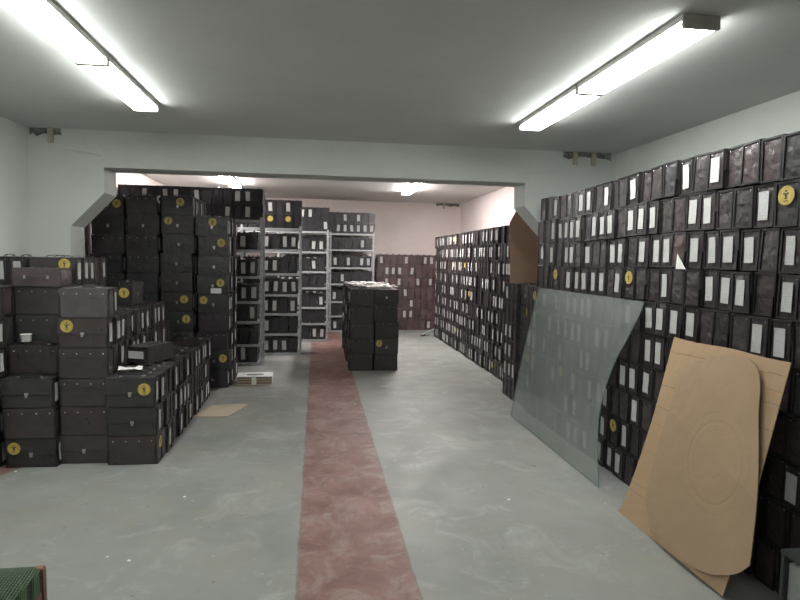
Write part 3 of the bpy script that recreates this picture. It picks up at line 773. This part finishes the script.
# ------------------------------------------------------------------ folder bundle
r = root('folder_bundle', 'tied bundle of brown folders with white cover on floor before shelving', 'folders', (-.735, 7.36, 0), .03)
q = MB(); rr = random.Random(5)
for k in range(9): d = rr.uniform(-.004, .004); q.box((-.21+d, -.13+d, .001+k*.0105), (.20+d, .13, .001+k*.0105+.0095), M_FOLD if k % 3 else M_SHEET)
q.build('folders', r)
q = MB(); q.box((-.212, -.135, .0965), (.206, .135, .104), M_WHITE); q.box((.2045, -.132, .008), (.209, .132, .0965), M_WHITE); q.build('cover', r, bevel=.001)
q = MB(); q.box((-.10, -.06, .1042), (.10, .03, .1046), M_GREY)
for a in range(5): q.box((-.09+a*.035, -.045, .1046), (-.065+a*.035, .015, .1048), M_DKMETAL)
q.build('printed_panel', r)
q = MB(); q.box((-.035, -.1385, .002), (.02, -.1352, .1055), M_PAPER); q.box((-.035, -.1385, .1046), (.02, -.07, .106), M_PAPER); q.build('paper_band', r)

# ------------------------------------------------------------------ white cup, papers
r = root('plastic_cup', 'small white plastic cup on the ledge of the front left stack', 'cup', (-2.135, 4.705, 4*PZ+.024))
q = MB(); n = 20; prof = [(.0, 0), (.033, 0), (.034, .002), (.038, .05), (.040, .052), (.040, .055), (.036, .055), (.032, .004), (0, .004)]
vs = [(a*math.cos(2*PI*i/n), a*math.sin(2*PI*i/n), z) for a, z in prof for i in range(n)]
q.add(vs, [(j*n+i, j*n+(i+1) % n, (j+1)*n+(i+1) % n, (j+1)*n+i) for j in range(len(prof)-1) for i in range(n)], M_CUP); q.build('cup_body', r, smooth=True)
q = MB(); vs = [((.037 if k else .0001)*math.cos(2*PI*i/n), (.037 if k else .0001)*math.sin(2*PI*i/n), .052) for k in (0, 1) for i in range(n)]
q.add(vs, [(i, (i+1) % n, n+(i+1) % n, n+i) for i in range(n)], M_CUP); q.build('lid', r)
def crumple(name, cx, cy, z, w, d, rz, seed, mat_, label, cat, group=None, amp=.010):
    q = MB(); rr = random.Random(seed); nx, ny = 7, 6; vs = []
    for j in range(ny):
        for i in range(nx):
            u, v = i/(nx-1)-.5, j/(ny-1)-.5
            x, y = u*w, v*d
            vs.append((x*math.cos(rz)-y*math.sin(rz), x*math.sin(rz)+y*math.cos(rz), .002+rr.random()*amp*(.4+abs(u)+abs(v))))
    q.add(vs, [(j*nx+i, j*nx+i+1, (j+1)*nx+i+1, (j+1)*nx+i) for j in range(ny-1) for i in range(nx-1)], mat_)
    return tag(q.build(name, loc=(cx, cy, z)), label, cat, group)
crumple('paper_sheet', -1.40, 4.70, 3*PZ+.024, .17, .10, .25, 3, M_WHITE, 'crumpled white paper on top of the low front left row', 'paper', amp=.014)
rr = random.Random(11)
for k in range(34):
    cx = rr.uniform(.56, 1.04); cy = 8.16+k*.05
    crumple('paper_sheet', cx, cy, 5*.226+.020+.0035*(k % 4), rr.uniform(.14, .24), rr.uniform(.07, .12), rr.uniform(-.5, .5), k+50, M_PAPER, 'creased pale paper lying on top of the centre stack', 'paper', 'loose papers on top of the centre stack')
# scraps stuck on the right stack
for (y, z, pts, lb) in ((5.43, 1.63, [(-.03, .0), (0, .07), (.03, .02), (.02, -.05), (-.02, -.055)], 'torn white paper scrap at far end of right stack, third row'),
                        (3.24, 1.55, [(-.045, -.03), (.05, -.03), (.04, .06)], 'white triangular paper scrap stuck low on a plain right-stack case'),):
    q = MB(); q.prism([(2.142, y+a, z+b) for a, b in pts], (-.002, 0, 0), M_WHITE); tag(q.build('paper_scrap'), lb, 'paper')
# floor debris
rr = random.Random(21)
for k, (x, y) in enumerate(((-1.05, 3.1), (-.93, 3.05), (-.83, 3.85), (.42, 6.2), (-.32, 6.5), (-2.1, 4.42), (1.25, 3.6))):
    q = MB(); s = rr.uniform(.006, .011); q.prism([(-s, -s*.6, .0005), (s*.8, -s, .0005), (s, s*.7, .0005), (-s*.5, s, .0005)], (0, 0, .003), M_WHITE)
    tag(q.build('paper_fleck', loc=(x, y, 0)), 'tiny white fleck of debris lying on the grey concrete floor', 'debris', 'flecks on the floor')

# ------------------------------------------------------------------ leaning bar at the far end
q = MB(); q.bar((2.12, 11.70, .018), (2.50, 11.86, .17), .017, M_STEEL, 6); q.bar((2.10, 11.66, .012), (2.20, 11.75, .012), .012, M_DKMETAL, 6)
tag(q.build('metal_strut'), 'short metal strut leaning at the far end of the far right stack', 'strut')

# ------------------------------------------------------------------ green chair, bottom left
r = root('upholstered_chair', 'wooden chair with green woven seat at the lower left corner', 'chair', (-1.165, 1.91, 0))
q = MB(); n = 10; vs = []
for j in range(n+1):
    for i in range(n+1):
        u, v = i/n*2-1, j/n*2-1
        hgt = .458+.020*(1-abs(u)**6)*(1-abs(v)**6)
        vs.append((u*.232, v*.232, hgt))
q.add(vs, [(j*(n+1)+i, j*(n+1)+i+1, (j+1)*(n+1)+i+1, (j+1)*(n+1)+i) for j in range(n) for i in range(n)], M_FAB); q.box((-.232, -.232, .385), (.232, .232, .459), M_FAB); q.build('seat', r, smooth=False)
for sx in (-1, 1):
    for sy in (-1, 1):
        q = MB(); q.box((sx*.222-.018, sy*.222-.018, 0), (sx*.222+.016, sy*.222+.016, .462 if sy > 0 else .86), M_WOOD); q.build('leg', r, bevel=.005)
for a, b in (((-.205, .215, .33), (.205, .235, .385)), ((-.205, -.235, .33), (.205, -.215, .385)), ((.215, -.205, .33), (.235, .205, .385)), ((-.235, -.205, .33), (-.215, .205, .385))):
    q = MB(); q.box(a, b, M_WOOD); q.build('apron', r, bevel=.002)
q = MB(); q.box((-.205, -.235, .60), (.205, -.21, .84), M_FAB); q.build('backrest', r, bevel=.008)

# ------------------------------------------------------------------ small metal stand, bottom right
r = root('metal_stand', 'small dark metal-framed stand at the lower right corner', 'stand', (2.015, 1.93, 0))
for sx in (-1, 1):
    for sy in (-1, 1):
        q = MB(); q.box((sx*.108-.01, sy*.16-.01, 0), (sx*.108+.01, sy*.16+.01, .372), M_STEELD if False else M_DKMETAL); q.build('leg', r, bevel=.002)
q = MB(); q.box((-.120, -.172, .372), (.120, .172, .392), M_DKMETAL); q.build('top', r, bevel=.003)
q = MB(); q.box((-.098, -.150, .02), (.098, .150, .345), M_GREY); q.build('inner_box', r, bevel=.004)

# ------------------------------------------------------------------ world + look
w = bpy.data.worlds.new('world'); scn.world = w; w.use_nodes = True
w.node_tree.nodes['Background'].inputs[0].default_value = (.8, .85, .85, 1); w.node_tree.nodes['Background'].inputs[1].default_value = .15
scn.view_settings.view_transform = 'Standard'; scn.view_settings.look = 'None'; scn.view_settings.exposure = 0.0
try:
    scn.cycles.use_denoising = True; scn.cycles.max_bounces = 8; scn.cycles.diffuse_bounces = 5; scn.cycles.transparent_max_bounces = 12
except Exception: pass
